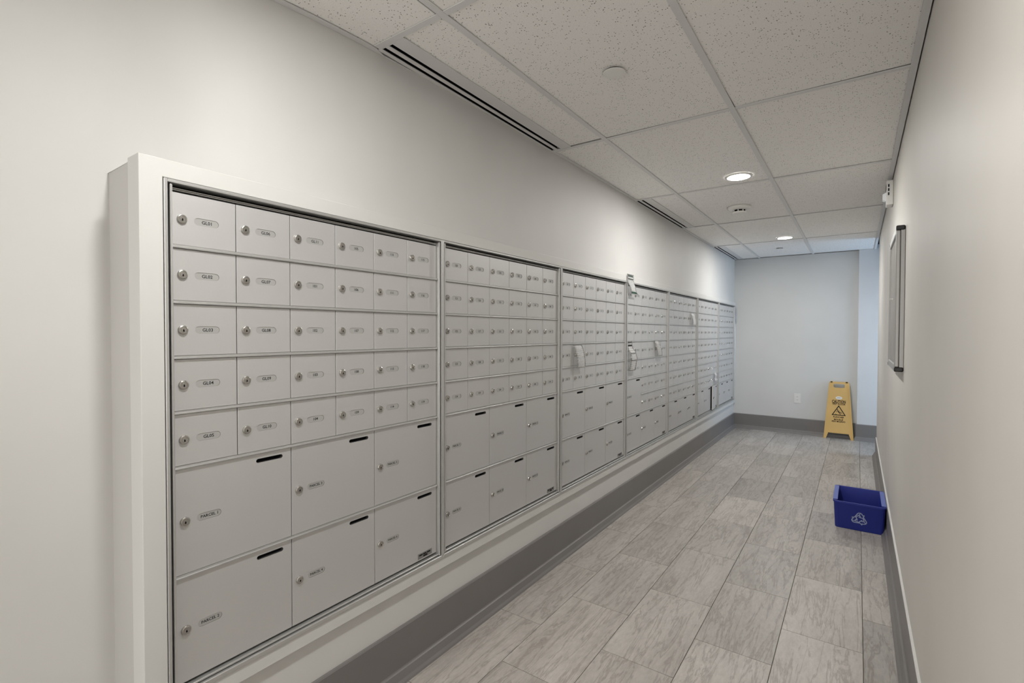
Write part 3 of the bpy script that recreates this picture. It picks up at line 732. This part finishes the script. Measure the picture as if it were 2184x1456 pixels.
# chasing-arrow symbol lying on the sloping front
bm = bmesh.new()
arrow = [(-.47, .22), (-.17, .74), (-.06, .82), (.13, .82), (.24, .73), (.36, .52), (.48, .58), (.37, .17), (-.03, .27), (.09, .35), (-.02, .56), (-.22, .36)]
slope = (f1+.006)/(BH-.012)
def onbin(x, y):
    zz = .083+y*.052; return (.002+x*.052, zz*slope-.0022, zz)
for k in range(3):
    a = math.radians(-120*k); pr = [(x*math.cos(a)-(y)*math.sin(a), x*math.sin(a)+y*math.cos(a)) for x, y in arrow]
    m_ = len(pr)
    for i in range(m_):
        p, q = Vector(pr[i]), Vector(pr[(i+1) % m_]); d = (q-p).normalized(); nn = Vector((-d.y, d.x))*.055; p = p-d*.04; q = q+d*.04
        bm.faces.new([bm.verts.new(onbin(*w_)) for w_ in (p+nn, p-nn, q-nn, q+nn)])
    for fold in (((-.02, .56), (.10, .80)),):
        p, q = [Vector((x*math.cos(a)-y*math.sin(a), x*math.sin(a)+y*math.cos(a))) for x, y in fold]
        d = (q-p).normalized(); nn = Vector((-d.y, d.x))*.045; bm.faces.new([bm.verts.new(onbin(*w_)) for w_ in (p+nn, p-nn, q-nn, q+nn)])
link('recycling_symbol', mesh('recycling_symbol', bm, BLUEW), t)

# ------------------------------------------------------------------ flyers and notices tucked into the mailboxes
def flyer(name, rows, m, label, cat='flyer'):
    """rows from top to bottom: (z, y_left, y_right, x_left, x_right)"""
    cy = sum(r[1]+r[2] for r in rows)/(2*len(rows)); cz = rows[-1][0]; cx = XD
    # smooth along the length
    n = 4; dense = []
    for i in range(len(rows)-1):
        for k in range(n):
            tt = k/n; s_ = tt*tt*(3-2*tt); dense.append(tuple(a+(b_-a)*(tt if j == 0 else s_) for j, (a, b_) in enumerate(zip(rows[i], rows[i+1]))))
    dense.append(rows[-1])
    bm = bmesh.new(); uvl = bm.loops.layers.uv.new('UVMap'); nx = 4; g = []
    for (zz, yl, yr, xl, xr) in dense:
        g.append([bm.verts.new((xl+(xr-xl)*i/nx+.002*math.sin(math.pi*i/nx)-cx, yl+(yr-yl)*i/nx-cy, zz-cz)) for i in range(nx+1)])
    nr = len(dense)-1
    for i in range(nr):
        for j in range(nx):
            f = bm.faces.new((g[i+1][j], g[i+1][j+1], g[i][j+1], g[i][j]))
            for lp, (ii, jj) in zip(f.loops, ((i+1, j), (i+1, j+1), (i, j+1), (i, j))): lp[uvl].uv = (jj/nx, 1-ii/nr)
    bmesh.ops.solidify(bm, geom=bm.faces, thickness=.0006)
    o = link(name, mesh(name, bm, m, True)); o.location = (cx, cy, cz); return tag(o, label, cat, 'papers left on the mailboxes')
D = XD+.0075
flyer('flyer', [(1.722, 3.385, 3.510, XF+.004, XF+.004), (1.672, 3.392, 3.515, XF+.004, XF+.004), (1.625, 3.405, 3.512, XF+.018, XF+.020), (1.603, 3.418, 3.525, XF+.020, XF+.02), (1.578, 3.432, 3.590, XF+.014, XF+.012)], PAPERG, 'white flyer with a green strip hanging over the mailbox top board', 'flyer')
flyer('flyer', [(1.222, 2.592, 2.705, D, D), (1.195, 2.597, 2.710, D+.010, D+.010), (1.150, 2.602, 2.716, D+.018, D+.017), (1.115, 2.606, 2.722, D+.020, D+.019), (1.086, 2.606, 2.724, D+.018, D+.017)], PAPER, 'printed flyer on the fourth row of the third mailbox unit')
flyer('flyer', [(1.234, 3.425, 3.520, D, D), (1.190, 3.430, 3.530, D+.003, D+.003), (1.140, 3.440, 3.560, D+.020, D+.020), (1.105, 3.448, 3.575, D+.024, D+.024), (1.060, 3.440, 3.565, D+.020, D+.020), (1.016, 3.430, 3.550, D+.016, D+.016)], PAPERB, 'longest curled notice, at the left of the fourth mailbox unit')
flyer('flyer', [(1.232, 4.010, 4.115, D, D), (1.200, 4.016, 4.130, D+.012, D+.012), (1.140, 4.035, 4.155, D+.020, D+.020), (1.102, 4.046, 4.170, D+.019, D+.019)], PAPER, 'printed flyer at the right of the fourth mailbox unit')
flyer('flyer', [(1.497, 5.085, 5.200, D, D), (1.465, 5.093, 5.215, D+.013, D+.013), (1.410, 5.105, 5.232, D+.020, D+.020), (1.372, 5.108, 5.236, D+.018, D+.018)], PAPERW, 'blank-looking flyer at the upper right of the fifth mailbox unit')
flyer('flyer', [(.832, 6.080, 6.210, D+.002, D+.002), (.795, 6.090, 6.200, D+.014, D+.014), (.760, 6.078, 6.200, D+.008, D+.008), (.735, 6.080, 6.215, D+.018, D+.018), (.710, 6.110, 6.235, D+.012, D+.012)], PAPERW, 'crumpled white flyer low on the sixth mailbox unit')
flyer('flyer', [(1.650, 7.255, 7.292, XF+.004, XF+.004), (1.570, 7.250, 7.292, XF+.010, XF+.008), (1.500, 7.255, 7.294, XF+.006, XF+.012), (1.430, 7.252, 7.292, XF+.012, XF+.010)], PAPERW, 'narrow white paper strip hanging at the far end beside the end wall')
print('objects', len(bpy.data.objects))
